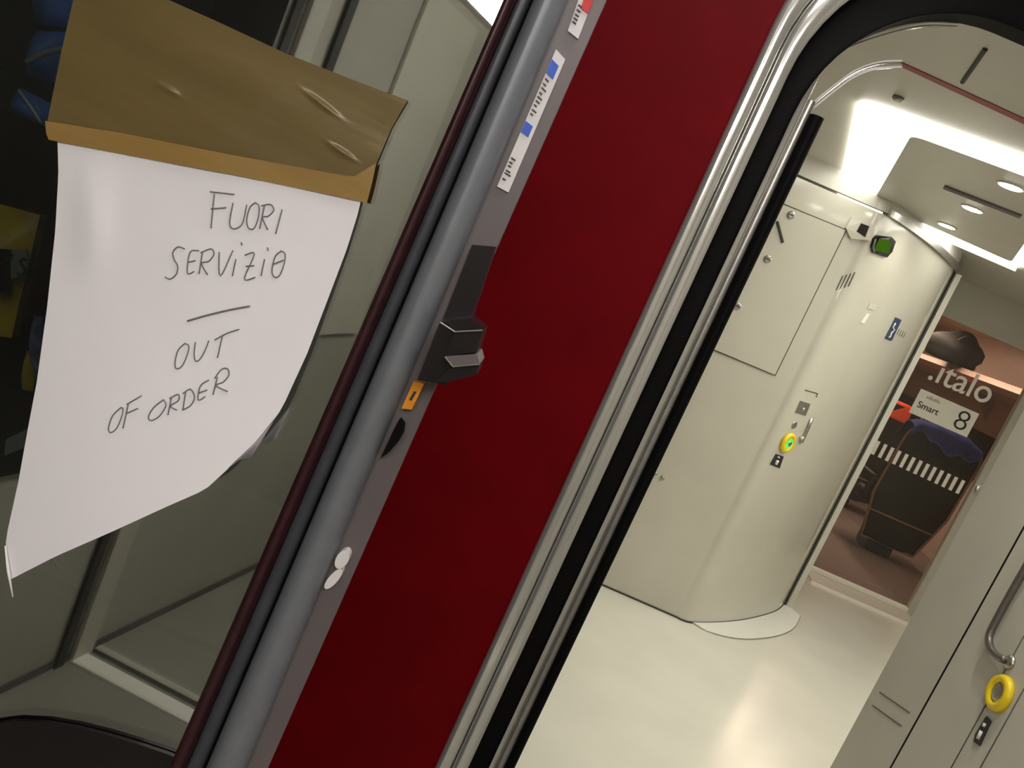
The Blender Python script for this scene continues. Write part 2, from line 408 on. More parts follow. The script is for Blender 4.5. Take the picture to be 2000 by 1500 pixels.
# cabinet
bm = bmesh.new()
def cab(x0, x1, y0, y1, z0, z1): bx(bm, x0, x1, y0, y1, z0, z1)
XR = -0.105
cab(-1.06, -1.03, 0.72, 1.235, 0.0, ZT); cab(XR-0.03, XR, 0.742, 1.235, 0.0, ZT)
cab(-1.03, XR-0.03, 1.20, 1.235, 0.0, ZT); cab(-1.03, XR-0.03, 0.742, 1.2, ZT-0.04, ZT); cab(-1.03, XR-0.03, 0.742, 1.2, 0.0, 0.06)
link('cabinet_body', bm, DARK, vm)
bm = bmesh.new()
prism(bm, [Vector((-1.03, YM, 0.06)), Vector((B0(0.06)+0.004, YM, 0.06)), Vector((B0(ZT-0.03)+0.004, YM, ZT-0.03)), Vector((-1.03, YM, ZT-0.03))], (0, 0.006, 0))
link('glass_pane', bm, GLS, vm)
# curved dark plate standing in for a dark reflection in the glass
lt = plate('dark_reflection_plate', [(-150, 1470), (-90, 1432), (-30, 1416), (30, 1408), (90, 1411), (150, 1421), (210, 1436), (270, 1454), (330, 1474), (372, 1492), (330, 1640), (-150, 1640)], 0.695, 0.004, BLKP, vm)
# shelves with price strips
SHZ = []
for i, (zz) in enumerate((1.40, 1.02)):
    sh = box('shelf', -1.03, XR-0.04, 0.80, 1.18, zz-0.012, zz, DGREY, vm); SHZ.append(zz)
    box('price_rail', -1.03, XR-0.04, 0.785, 0.80, zz-0.03, zz+0.004, BLKP, sh)
plate('price_label', [(12, 858), (52, 838), (46, 875), (8, 890)], 0.782, 0.003, SNK, bpy.data.objects['shelf.001'] if 'shelf.001' in bpy.data.objects else vm)
# stickers
def sub_q(q, a, b, c0=0.0, c1=1.0):
    """sub-quad of a pixel quad (TL,TR,BR,BL along length a..b, across c0..c1)"""
    q = [Vector(p) for p in q]
    def P(s, c): return (q[0]*(1-c)+q[1]*c)*(1-s)+(q[3]*(1-c)+q[2]*c)*s
    return [tuple(P(a, c0)), tuple(P(a, c1)), tuple(P(b, c1)), tuple(P(b, c0))]
Q1 = [(1086, 96), (1104, 116), (993, 376), (971, 364)]
st = plate('long_sticker', Q1, 0.6955, 0.003, STICK, vm)
for a, b in ((0.07, 0.17), (0.52, 0.60)): plate('blue_square', sub_q(Q1, a, b, 0.02, 0.72), 0.6945, 0.002, BLUE, st)
for a in (0.20, 0.235, 0.265, 0.30, 0.33, 0.36, 0.39, 0.425, 0.455, 0.78, 0.81, 0.835, 0.87, 0.89, 0.93):
    plate('print_mark', sub_q(Q1, a, a+0.009, 0.12, 0.12+random.uniform(0.25, 0.6)), 0.6945, 0.002, INK, st)
Q2 = [(1140, -30), (1164, -14), (1129, 76), (1109, 60)]
st2 = plate('short_sticker', Q2, 0.6955, 0.003, STICK, vm)
plate('red_corner', sub_q(Q2, 0.0, 0.45, 0.35, 1.0), 0.6945, 0.002, REDP, st2)
for a in (0.40, 0.50, 0.60, 0.68, 0.76): plate('print_mark', sub_q(Q2, a, a+0.03, 0.1, 0.45), 0.6945, 0.002, INK, st2)
# latch: dark slot plate above a stepped black catch
plate('latch_plate', [(922, 478), (968, 482), (915, 640), (862, 632)], 0.690, 0.012, BLKP, vm)
bm = bmesh.new()
def pl_(pxs, Y, th): prism(bm, [at_y(x, y, Y) for x, y in pxs], (0, th, 0))
pl_([(858, 632), (889, 648), (868, 700), (880, 715), (872, 752), (815, 742)], 0.668, 0.03)
lb = link('latch_block', bm, BLKP, vm)
bm = bmesh.new(); pl_([(888, 648), (944, 645), (930, 688), (868, 695)], 0.660, 0.034)
pl_([(861, 628), (918, 622), (945, 645), (889, 649)], 0.664, 0.03)
link('upper_catch', bm, BLKP, lb)
bm = bmesh.new(); pl_([(869, 696), (932, 692), (937, 711), (884, 716)], 0.658, 0.034)
link('lower_catch', bm, MAUVE, lb)
bm = bmesh.new(); pl_([(884, 716), (937, 711), (930, 732), (868, 748), (850, 745)], 0.662, 0.03)
link('catch_foot', bm, BLKP, lb)
bm = bmesh.new()
for a, b in (((860, 630), (888, 648)), ((888, 648), (942, 645)), ((869, 697), (884, 716)), ((884, 716), (936, 711))):
    tube(bm, [at_y(*a, 0.657), at_y(*b, 0.657)], 0.0006, 6)
link('pale_edge', bm, STEEL, lb)  # thin pale lines along the catch edges
tg = plate('orange_tag', [(808, 745), (828, 750), (804, 800), (784, 798)], 0.690, 0.008, ORANGE, vm)
plate('tag_mark', [(808, 765), (813, 766), (803, 783), (799, 780)], 0.688, 0.003, INK, tg)
plate('finger_recess', [(779, 820), (787, 830), (785, 848), (775, 866), (760, 883), (742, 896), (752, 876), (765, 848)], 0.688, 0.012, BLACK, vm)
def blob(cx, cy, a, b, rot): return [(cx+a*math.cos(t)*math.cos(rot)-b*math.sin(t)*math.sin(rot), cy+a*math.cos(t)*math.sin(rot)+b*math.sin(t)*math.cos(rot)) for t in [k*math.pi/9 for k in range(18)]]
for c in (blob(668, 1093, 20, 12, -1.05), blob(651, 1131, 25, 9, -0.85)):
    plate('oval_marker', c, 0.690, 0.008, WHITEP, vm)

# snacks seen inside the left edge of the machine
def pouch(name, pxs, Y, m, label, cat, th=0.05, group=None):
    t = None
    q = [Vector(p) for p in pxs]
    bm = bmesh.new(); N = 8
    front, back = [], []
    for j in range(N+1):
        v = j/N; rf, rb = [], []
        for i in range(N+1):
            u = i/N
            p = (q[0]*(1-u)+q[1]*u)*(1-v)+(q[3]*(1-u)+q[2]*u)*v
            w_ = at_y(p.x, p.y, Y); k = (math.sin(math.pi*u)*math.sin(math.pi*v))**0.6
            rf.append(w_+Vector((0, -th/2*k, 0))); rb.append(w_+Vector((0, th/2*k+0.001, 0)))
        front.append(rf); back.append(rb)
    loft(bm, front); loft(bm, back); bmesh.ops.remove_doubles(bm, verts=bm.verts, dist=0.0005)
    o = link(name, bm, m, None, True); tag(o, label, cat, group); return o
pouch('snack_bag', [(75, -40), (158, -45), (140, 55), (66, 48)], 0.87, SNB, 'dark blue snack bag behind the glass at the very top left corner', 'snack bag', group='snack bags in the machine')
pouch('snack_bag', [(70, 60), (135, 62), (118, 165), (52, 150)], 0.87, SNB, 'blue snack bag with a pale stripe behind the glass beside the brown tape', 'snack bag', group='snack bags in the machine')
pouch('snack_bag', [(38, 170), (105, 205), (108, 262), (22, 225)], 0.86, SNB, 'light blue snack bag with a shiny white edge just above the paper corner', 'snack bag', group='snack bags in the machine')
bm = bmesh.new(); tube(bm, [at_y(36, 176, 0.83), at_y(60, 208, 0.83), at_y(88, 252, 0.83)], 0.0012, 6); link('shiny_edge', bm, WHITEP, bpy.data.objects['snack_bag.002'], True)
bm = bmesh.new(); tube(bm, catmull([at_y(52, 122, 0.825), at_y(85, 104, 0.825), at_y(124, 96, 0.825)]), 0.0028, 8); link('pale_stripe', bm, SNK, bpy.data.objects['snack_bag.001'], True)
yb = pouch('snack_bag', [(-70, 380), (78, 420), (22, 660), (-110, 640)], 0.87, SNY, 'large yellow snack bag with a black panel and grey letter, left of the paper', 'snack bag', group='snack bags in the machine')
plate('black_panel', [(-60, 480), (22, 488), (20, 575), (-70, 570)], 0.842, 0.004, BLKP, yb)
plate('grey_emblem', [(18, 490), (50, 486), (55, 510), (46, 540), (22, 545)], 0.842, 0.004, SNK, yb)
bm = bmesh.new(); tube(bm, catmull([at_y(x, y, 0.838) for x, y in ((52, 508), (44, 506), (40, 514), (46, 522), (48, 532), (40, 538), (34, 534))]), 0.0014, 6)
tube(bm, [at_y(x, y, 0.838) for x, y in ((-5, 520), (12, 508), (24, 498))], 0.0013, 6); tube(bm, [at_y(x, y, 0.838) for x, y in ((24, 545), (22, 575), (-5, 577))], 0.0013, 6)
link('printed_letter', bm, INK, yb, True)
pouch('snack_bar', [(52, 685), (70, 690), (64, 765), (42, 760)], 0.86, SNY, 'small yellow snack bar half hidden by the left edge of the paper', 'snack bar', 0.02)
pouch('snack_sachet', [(66, 615), (84, 620), (74, 740), (58, 700)], 0.85, mat('white_blue_foil', (0.25, 0.28, 0.55), 0.4, noise=0.6, nscale=60), 'blue and white snack sachet tucked against the left edge of the paper', 'snack sachet', 0.02)

# ================================================================== PAPER SIGN AND TAPE
def dpap(x, y):
    t = max(0, (y-330)/800); s = (x-100)/600
    d = 0.6955-0.022*t**1.6 - 0.006*t*math.sin(s*4.0+0.6) - 0.004*math.exp(-((x-180)/30)**2-((y-430)/90)**2)
    return d
top = [(112, 262), (300, 298), (500, 336), (708, 378)]
left = [(112, 262), (114, 340), (108, 450), (92, 600), (72, 745), (52, 850), (36, 940), (14, 1040), (10, 1070), (20, 1132)]
right = [(708, 378), (698, 420), (676, 490), (640, 585), (600, 690), (558, 782), (545, 806)]
bot = [(20, 1132), (110, 1086), (220, 1038), (320, 992), (400, 957), (432, 928), (462, 900), (500, 862), (545, 806)]
ps = thing('paper_sign', 'white paper sheet with pencilled out of order notice taped on the glass', 'sign', at_y(360, 700, 0.68))
sheet('paper_sheet', coons(top, bot, left, right, 28, 36), dpap, 0.0005, PAPER, ps)
# turned-up corner
bm = bmesh.new()
fl = [[(545, 806), (535, 822), (497, 884)], [(522, 836), (505, 862), (490, 893)], [(490, 872), (476, 892), (466, 899)], [(455, 907), (448, 911), (442, 917)]]
rows = [[at_y(x, y, dpap(x, y)-0.0015-0.004*j) for j, (x, y) in enumerate(r)] for r in fl]
loft(bm, rows); bmesh.ops.solidify(bm, geom=bm.faces[:], thickness=0.0005); link('curled_corner', bm, PAPER, ps, True)
bm = bmesh.new(); tube(bm, [at_y(10, 1066, dpap(10, 1066)-0.002), at_y(16, 1115, dpap(16, 1115)-0.003), at_y(25, 1166, dpap(25, 1140)-0.004)], [0.0006, 0.0012, 0.0005], 6); link('creased_edge', bm, PAPER, ps, True)
def Z1(l): return [(x/2.5, y/2.5) for x, y in l]
def Z2(l): return [(x/2.5, 600+y/2.5) for x, y in l]
lines = {
 'first': [Z1(l) for l in ([(1047, 945), (1030, 1115)], [(1025, 936), (1080, 942), (1145, 950)], [(1030, 1020), (1105, 1014)],
    [(1138, 990), (1122, 1080), (1130, 1112), (1155, 1115), (1185, 1088), (1205, 1000)],
    [(1250, 988), (1222, 1010), (1205, 1070), (1213, 1112), (1240, 1115), (1262, 1060), (1264, 1005), (1246, 990)],
    [(1292, 1000), (1268, 1117)], [(1275, 1005), (1320, 998), (1337, 1025), (1310, 1055), (1282, 1062), (1308, 1122)], [(1378, 1022), (1346, 1142)])],
 'second': [Z1(l) for l in ([(902, 1216), (870, 1205), (845, 1230), (850, 1265), (868, 1300), (860, 1340), (830, 1362), (806, 1352)],
    [(972, 1224), (928, 1232), (915, 1332), (948, 1325)], [(922, 1280), (955, 1272)],
    [(988, 1235), (972, 1337)], [(980, 1234), (1030, 1215), (1045, 1240), (1020, 1275), (985, 1286), (1014, 1342)],
    [(1070, 1230), (1076, 1347), (1138, 1222)], [(1152, 1265), (1135, 1347)], [(1178, 1183), (1182, 1198)],
    [(1195, 1246), (1242, 1240), (1194, 1360), (1246, 1354)], [(1200, 1300), (1242, 1297)], [(1292, 1265), (1275, 1347)], [(1306, 1208), (1310, 1224)],
    [(1376, 1225), (1345, 1250), (1328, 1320), (1340, 1352), (1365, 1345), (1387, 1290), (1392, 1240), (1370, 1224)], [(1335, 1290), (1385, 1270)])],
 'rule': [[(366, 627), (400, 617), (445, 606), (488, 598)]],
 'third': [Z2(l) for l in ([(905, 175), (870, 210), (855, 270), (862, 300), (890, 285), (915, 230), (922, 190), (903, 176)],
    [(955, 170), (948, 225), (955, 262), (975, 255), (1000, 215), (1020, 163)], [(1087, 135), (1062, 247)], [(1048, 160), (1110, 127), (1168, 108)])],
 'fourth': [Z2(l) for l in ([(590, 490), (550, 530), (530, 590), (540, 612), (570, 590), (595, 530), (600, 495), (586, 491)],
    [(627, 470), (600, 592)], [(620, 474), (692, 432)], [(615, 520), (674, 494)],
    [(800, 450), (750, 490), (725, 535), (740, 553), (780, 530), (810, 480), (798, 451)],
    [(837, 440), (820, 527)], [(828, 446), (870, 425), (872, 455), (832, 482), (864, 502)],
    [(907, 412), (893, 502)], [(893, 422), (930, 400), (950, 440), (930, 480), (890, 502)],
    [(1020, 355), (978, 385), (968, 452), (1002, 436)], [(972, 418), (1012, 404)],
    [(1062, 340), (1040, 427)], [(1048, 348), (1080, 305), (1110, 300), (1118, 330), (1090, 365), (1053, 382), (1112, 412)])]}
for key, strokes in lines.items():
    bm = bmesh.new()
    for s in strokes:
        pc = catmull([Vector((x, y, 0)) for x, y in s], 5)
        tube(bm, [at_y(p.x, p.y, dpap(p.x, p.y)-0.0007) for p in pc], 0.0005 if key != 'rule' else 0.0007, 5)
    link('handwriting', bm, PENCIL, ps, True)
# tape
def dt1(x, y):
    return 0.6978-0.0016*math.exp(-((y-(0.75*(x-640)+212))/5)**2-((x-628)/28)**2) - 0.0016*math.exp(-((y-(0.65*(x-650)+285))/5)**2-((x-668)/22)**2)-0.0010*math.exp(-((y-(0.55*(x-330)+175))/5)**2-((x-330)/20)**2)-0.0004*math.sin(x/37.0)*math.sin(y/23.0)
t1 = sheet('packing_tape', coons([(150, -30), (262, -30), (420, 40), (560, 105), (700, 160), (796, 196)], [(92, 240), (250, 270), (450, 308), (715, 362)],
     [(150, -30), (120, 100), (92, 240)], [(796, 196), (765, 250), (735, 320), (715, 362)], 120, 70), dt1, 0.0003, TAPE1)
tag(t1, 'wide brown packing tape strip stuck on the glass above the amber strip', 'tape', 'packing tape strips')
def dt2(x, y): return dpap(x, y)-0.0016-0.0006*math.sin(x/50.0)
t2 = sheet('packing_tape', coons([(88, 236), (250, 262), (450, 302), (690, 346), (735, 318)], [(95, 273), (250, 303), (450, 340), (700, 392), (716, 398)],
     [(88, 236), (90, 260), (95, 273)], [(735, 318), (726, 360), (716, 398)], 40, 8), dt2, 0.0003, TAPE2)
tag(t2, 'narrow amber packing tape strip holding down the top edge of the paper', 'tape', 'packing tape strips')

# ================================================================== TOILET CUBICLE
P_a = at_z(1340, 1215, 0); P_b = at_z(1440, 1214, 0); P_c = at_z(1530, 1182, 0)
YW = P_a.y
foot = [Vector((-1.25, YW, 0)), Vector((0.4, YW, 0)), Vector((P_a.x-0.06, YW, 0))]
curve = catmull([Vector((P_a.x-0.06, YW, 0)), Vector((P_a.x+0.04, YW+0.025, 0)), Vector((P_b.x, P_b.y, 0)), Vector((1.84, 5.10, 0)), Vector((P_c.x, P_c.y, 0))], 8)
FOOT = foot[:2]+curve
ZTOP = 2.10
def on_wall(px, py, off=0.0):
    """ray hit on the cubicle's upright wall"""
    d = ray(px, py); best = None
    for a, b in zip(FOOT, FOOT[1:]):
        e = b-a; n = Vector((e.y, -e.x, 0)).normalized()
        a2, den = a+n*off, d.dot(n)
        if abs(den) < 1e-6: continue
        t = (a2-CAM).dot(n)/den; p = CAM+d*t; s = (p-a2).dot(e)/e.length_squared
        tol = (0.012+abs(off)*0.6)/e.length
        if -tol <= s <= 1+tol and (best is None or t < best[0]): best = (t, p, n)
    if best is None: return None
    return best[1], best[2]
wc = thing('toilet_cubicle', 'beige curved toilet cubicle with yellow ringed door button beyond the doorway', 'cubicle', (1.2, YW+0.3, 0))
def wallband(name, pts, z0, z1, th, m, parent):
    bm = bmesh.new(); N = len(pts); outs = []
    for i, p in enumerate(pts):
        a = pts[max(i-1, 0)]; b = pts[min(i+1, N-1)]; e = (b-a).normalized(); outs.append(Vector((-e.y, e.x, 0)))
    rows = []
    for i, p in enumerate(pts): rows.append([p+Vector((0, 0, z0)), p+Vector((0, 0, z1)), p+outs[i]*th+Vector((0, 0, z1)), p+outs[i]*th+Vector((0, 0, z0))])
    vs = loft(bm, rows, close_u=True); bm.faces.new(vs[0]); bm.faces.new(vs[-1][::-1])
    return smooth_by_angle(link(name, bm, m, parent), 35)
wallband('front_panel', [foot[0], foot[1], curve[0], ], 0.009, ZTOP, 0.04, BEIGE, wc)
wallband('curved_door', curve, 0.009, ZTOP, 0.04, BEIGE, wc)
def off_curve(pts, o):
    N = len(pts); r = []
    for i, p in enumerate(pts):
        a = pts[max(i-1, 0)]; b = pts[min(i+1, N-1)]; e = (b-a).normalized(); r.append(p+Vector((e.y, -e.x, 0))*o)
    return r
wallband('base_joint', off_curve(FOOT, 0.004), 0.0, 0.009, 0.03, SEAM, wc)
wallband('top_rim', off_curve(curve[6:], 0.02), ZTOP, ZTOP+0.03, 0.05, STEEL, wc)
wallband('upper_fascia', FOOT, ZTOP+0.012, H-0.05, 0.04, CEIL, wc)
# floor plinth ring: a thin pale plate on the floor round the curved door
bm = bmesh.new()
plp = catmull([at_z(x, y, 0) for x, y in ((1345, 1213), (1380, 1234), (1425, 1247), (1470, 1250), (1520, 1243), (1550, 1228), (1562, 1205))], 6)
inner = [p for p in curve if True]
prism(bm, [Vector((p.x, p.y, 0.0)) for p in plp]+[Vector((P_c.x+0.01, P_c.y+0.05, 0)), Vector((1.7, 5.3, 0)), Vector((1.3, 4.75, 0))], (0, 0, 0.008))
bmesh.ops.triangulate(bm, faces=[f for f in bm.faces if len(f.verts) > 4])
link('floor_plinth', bm, mat('pale_plinth', (0.74, 0.73, 0.67), 0.35, noise=0.02, nscale=10), wc)
bm = bmesh.new(); tube(bm, [Vector((p.x, p.y, 0.006)) for p in plp], 0.0025, 6); link('plinth_edge', bm, STEEL, wc, True)
def wplate(name, pxs, m, parent, off=0.004, th=0.004, bm=None):
    own = bm is None
    if own: bm = bmesh.new()
    h = [on_wall(x, y, off) for x, y in pxs]
    n = sum((q[1] for q in h), Vector()).normalized()
    prism(bm, [q[0] for q in h], -n*th)
    if own: return link(name, bm, m, parent)
def wtube(bm, pxs, r, off=0.0): tube(bm, [on_wall(x, y, off)[0] for x, y in pxs], r, 6)
# hatch
HQ = [(1440, 362), (1653, 449), (1514, 733), (1290, 640)]
ht = wplate('hatch_panel', HQ, BEIGE, wc, 0.006, 0.006)
bm = bmesh.new(); wtube(bm, [HQ[0], HQ[1], HQ[2], HQ[3]], 0.0035, 0.004); link('hatch_joint', bm, SEAM, ht, True)
for c in ((1499, 506), (1440, 598), (1545, 420)):
    p, n = on_wall(*c, 0.006); bm = bmesh.new(); lathe(bm, p, n, (0, 0, 1), [(0.017, 0), (0.017, 0.006), (0.012, 0.009)], 20); lk = link('quarter_turn_lock', bm, STEEL, ht)
    bm = bmesh.new(); bx(bm, p.x-0.010, p.x+0.010, p.y-0.0105, p.y-0.008, p.z-0.003, p.z+0.003); link('lock_slot', bm, SEAM, lk)
bm = bmesh.new(); wtube(bm, catmull([Vector((x, y, 0)) for x, y in ()]) if False else [(1518, 432), (1523, 450), (1529, 474)], 0.006, 0.010); link('hatch_pull', bm, SEAM, ht, True)
# far lower lock pair
for c in ((1280, 925), (1294, 933)):
    p, n = on_wall(*c, 0.002); bm = bmesh.new(); lathe(bm, p, n, (0, 0, 1), [(0.010, 0), (0.010, 0.006), (0.006, 0.008)], 16); link('panel_screw', bm, STEEL, wc)
# indicator blocks at the top
mp_ = wplate('sensor_mount', [(1664, 424), (1700, 428), (1708, 450), (1700, 470), (1662, 466), (1652, 445)], BEIGE, wc, 0.02, 0.02)
wplate('sensor_eye', [(1682, 436), (1698, 442), (1690, 463), (1673, 452)], BLKP, mp_, 0.024, 0.006)
ind = wplate('occupancy_light', [(1716, 460), (1742, 463), (1750, 472), (1743, 492), (1733, 503), (1706, 494), (1703, 483), (1708, 467)], BLKP, wc, 0.012, 0.012)
wplate('green_lens', [(1719, 466), (1738, 470), (1741, 479), (1735, 496), (1711, 490), (1712, 480)], GREEND, ind, 0.015, 0.004)
# vent slits
bm = bmesh.new()
for k in range(4):
    a = (1633+k*8.0, 567-k*2.5); wtube(bm, [(a[0], a[1]), (a[0]+13, a[1]-28)], 0.0022, 0.001)
link('vent_slits', bm, SEAM, wc)
# door push button with yellow ring and lit green lens
p, n = on_wall(1537, 864, 0.0)
bm = bmesh.new(); lathe(bm, p, n, (0, 0, 1), [(0.050, 0), (0.050, 0.010), (0.043, 0.018), (0.028, 0.016), (0.026, 0.008)], 32); bt = link('door_button', bm, YELLOW, wc, True)
bm = bmesh.new(); lathe(bm, p+n*0.006, n, (0, 0, 1), [(0.027, 0), (0.027, 0.008), (0.015, 0.011), (0.013, 0.011)], 28); gl = link('green_light_ring', bm, GREENL, bt, True)
bm = bmesh.new(); lathe(bm, p+n*0.014, n, (0, 0, 1), [(0.013, 0), (0.013, 0.005), (0.008, 0.006)], 20); link('button_cap', bm, STEEL, bt, True)
# WC pictogram plate: white figure on black
pk = wplate('pictogram_plate', [(1516, 887), (1531, 892), (1523, 915), (1505, 907)], INK, wc, 0.003, 0.003)
bm = bmesh.new(); wtube(bm, [(1515, 907), (1519, 899)], 0.008, 0.005); wtube(bm, [(1520, 894), (1521, 892)], 0.007, 0.005); link('figure', bm, WHITEP, pk, True)
# small fittings
wplate('lock_plate', [(1564, 783), (1583, 789), (1574, 812), (1554, 806)], STEEL, wc, 0.003, 0.003)
p, n = on_wall(1569, 799, 0.004); bm = bmesh.new(); lathe(bm, p, n, (0, 0, 1), [(0.008, 0), (0.008, 0.004), (0.004, 0.006)], 14); link('lock_cylinder', bm, CHROME, wc, True)
p, n = on_wall(1551, 830, 0.0); bm = bmesh.new(); lathe(bm, p, n, (0, 0, 1), [(0.018, 0), (0.018, 0.003), (0.012, 0.004)], 18); link('blind_cap', bm, STEEL, wc, True)
bm = bmesh.new(); wtube(bm, [(1585, 816), (1578, 834), (1571, 850), (1564, 864)], 0.011, 0.003); hh = link('pull_handle', bm, STEEL, wc, True)
bm = bmesh.new(); wtube(bm, [(1567, 853), (1566, 857)], 0.011, 0.01); link('handle_glint_cap', bm, CHROME, hh, True)
bm = bmesh.new(); wtube(bm, [(1573, 762), (1597, 769), (1594, 776)], 0.0025, 0.001); link('plate_joint', bm, SEAM, wc)
# stickers
bs = wplate('blue_notice', [(1750, 620), (1761, 625), (1742, 666), (1729, 661)], NAVY, wc, 0.004, 0.003)
bm = bmesh.new()
wtube(bm, [(1749, 631), (1744, 640), (1747, 644), (1741, 650), (1739, 657), (1736, 659)], 0.004, 0.006); link('white_script', bm, WHITEP, bs, True)
for k in range(4):
    bm = bmesh.new(); wtube(bm, [(1757+k*4, 643+k*2), (1752+k*4, 654+k*2)], 0.0025, 0.003); link('small_print_line', bm, STEEL, wc)
wplate('faded_label', [(1693, 612), (1699, 614), (1688, 632), (1681, 630)], WHITEP, wc, 0.003, 0.002)
wplate('faded_label', [(1700, 592), (1713, 596), (1707, 606), (1694, 602)], BEIGE2, wc, 0.003, 0.002)

# jamb between cubicle and saloon door
G0 = at_y(1575, 1110, 6.6); GY = at_z(1575, 1111, 0).y
GX0, GX1 = at_y(1577, 1105, GY).x, at_y(1771, 1195, GY).x
DT = at_y(1915, 648, GY).z
print('GLASS DOOR', GY, GX0, GX1, DT, 'cub', P_a, P_b, P_c)
struct(wall_seg('trim_8', (P_c.x+0.012, P_c.y-0.01), (GX0, GY), 0.0, ZTOP, 0.03, BEIGE2))
struct(wall_seg('trim_9', (P_c.x+0.002, P_c.y-0.012), (P_c.x+0.007, P_c.y-0.012), 0.0, ZTOP, -0.02, SEAM))
# ------------------------------------------------------------------ saloon glass door wall
struct(box('wall_end', P_c.x-0.4, GX0-0.001, GY, GY+0.05, 0, H, BEIGE2))
struct(box('wall_end_top', GX0, GX1, GY, GY+0.05, DT, H, CEIL))
struct(box('wall_end_right', GX1, 3.62, GY, GY+0.05, 0, H, BEIGE2))
d2 = bpy.data.objects.new('door_2', None); COL.objects.link(d2); d2.location = ((GX0+GX1)/2, GY+0.02, 0); d2['kind'] = 'structure'
d2['label'] = 'glass saloon door with white lettering, number plate and row of white dashes'; d2['category'] = 'door'
box('glass_pane', GX0, GX1, GY+0.02, GY+0.03, 0.03, DT, DOORG, d2)
box('door_sill', GX0-0.02, GX1, GY-0.005, GY+0.05, 0.0, 0.03, SILL, d2)
box('floor_rail', GX0-0.05, GX1+0.02, GY-0.34, GY-0.29, 0.0, 0.008, SILL, d2)
box('sill_step', GX0-0.03, GX1, GY-0.29, GY-0.006, 0.0, 0.006, BEIGE2, d2)
YG = GY+0.012
def text_mesh(name, body, x, z, y, size, m, parent, ext=0.002, bold=0.0, width=None, height=None):
    c = bpy.data.curves.new(name, 'FONT'); c.body = body; c.size = size; c.extrude = ext; c.offset = bold
    o = bpy.data.objects.new(name+'_t', c); COL.objects.link(o)
    dg = bpy.context.evaluated_depsgraph_get(); me = bpy.data.meshes.new_from_object(o.evaluated_get(dg))
    bpy.data.objects.remove(o)
    xs = [v.co.x for v in me.vertices]; ys = [v.co.y for v in me.vertices]
    kx = width/(max(xs)-min(xs)) if width else 1; ky = height/(max(ys)-min(ys)) if height else kx
    me.transform(Matrix.Translation(Vector((x, y, z))-wloc(parent)) @ Matrix.Rotation(math.pi/2, 4, 'X') @ Matrix.Diagonal((kx, ky, 1, 1)) @ Matrix.Translation((-min(xs), 0, 0)))
    me.materials.clear(); me.materials.append(m)
    ob = bpy.data.objects.new(name, me); COL.objects.link(ob); ob.parent = parent
    return ob
WL = mat('white_lettering', (0.92, 0.88, 0.80), 0.5, noise=0.02, nscale=40)
a, b = at_y(1812, 738, YG), at_y(1937, 772, YG)
text_mesh('door_lettering', '.\u0131talo', a.x, a.z-0.005, YG, 0.2, WL, d2, 0.003, 0.001, b.x-a.x)
nq = [at_y(x, y, YG) for x, y in ((1797, 758), (1912, 808), (1888, 855), (1777, 805))]
nx0, nx1, nz0, nz1 = (nq[0].x+nq[3].x)/2, (nq[1].x+nq[2].x)/2, (nq[2].z+nq[3].z)/2, (nq[0].z+nq[1].z)/2
npl = box('number_plate', nx0, nx1, YG-0.004, YG, nz0, nz1, WL, d2, 0.001)
text_mesh('plate_number', '8', nx1-0.125, nz0+0.025, YG-0.006, 0.185, INK, npl, 0.002, -0.003, 0.085, 0.13)
text_mesh('plate_word', 'Smart', nx0+0.028, nz0+0.055, YG-0.006, 0.06, INK, npl, 0.002, 0, 0.15)
bm = bmesh.new()
for k in range(7): bx(bm, nx0+0.06+k*0.014, nx0+0.068+k*0.014, YG-0.0055, YG-0.004, nz1-0.045, nz1-0.03+0.004*(k % 3))
o = link('plate_small_print', bm, STEEL, npl)
bm = bmesh.new()
for k in range(13):
    t = k/12; p = at_y(1710+t*165.5, 874.5+t*76.5, YG)
    prism(bm, [p+Vector((-0.011, 0, -0.050)), p+Vector((0.013, 0, -0.050)), p+Vector((0.013, 0, 0.050)), p+Vector((-0.011, 0, 0.050))], (0, 0.003, 0))
link('safety_dashes', bm, WL, d2)
# ================================================================== RIGHT WALL (near, grazing)
XW = 1.20
YE = XW/0.4975
rw = bpy.data.objects.new('door_3', None); COL.objects.link(rw); rw.location = (XW, 1.9, 0); rw['kind'] = 'structure'
rw['label'] = 'beige sliding door panel at the right edge with yellow button'; rw['category'] = 'door'
struct(box('wall_right', XW, XW+0.05, 1.31, YE, 0, 2.185, BEIGE2))
struct(wall_seg('wall_right_return', (XW+0.05, YE-0.03), (3.62, YE-0.03), 0, H, 0.03, BEIGE2))
struct(box('wall_right_far', 3.58, 3.62, YE-0.03, GY, 0, H, BEIGE2))
struct(box('wall_left_far', -1.3, -1.25, 1.3, YW+0.04, 0, H, BEIGE2))
def xtube(name, pxs, r, m, parent, off=0.0, n=8, cat_=True):
    bm = bmesh.new(); p = [at_x(x, y, XW-off) for x, y in pxs]
    tube(bm, catmull(p, 5) if cat_ else p, r, n); return link(name, bm, m, parent, True)
g0 = at_x(1745, 1500, XW); g1 = at_x(2000, 1040, XW)
gy = (g0.y+g1.y)/2
box('leaf_panel', XW-0.012, XW+0.001, 1.34, gy-0.012, 0.03, 2.12, BEIGE2, rw, 0.003)
box('leaf_joint', XW-0.004, XW+0.001, gy-0.010, gy+0.008, 0.02, 2.14, BLACK, rw)
hd = xtube('grab_handle', [(2030, 1062), (1985, 1140), (1945, 1213), (1932, 1243), (1935, 1266), (1947, 1281), (1962, 1289)], 0.0085, HANDM, rw, 0.026)
q = at_x(1962, 1289, XW-0.026); bm = bmesh.new(); lathe(bm, q+Vector((0.016, 0, 0)), (-1, 0, 0), (0, 0, 1), [(0.016, 0), (0.016, 0.006), (0.010, 0.012)], 20); link('handle_foot', bm, STEEL, hd, True)
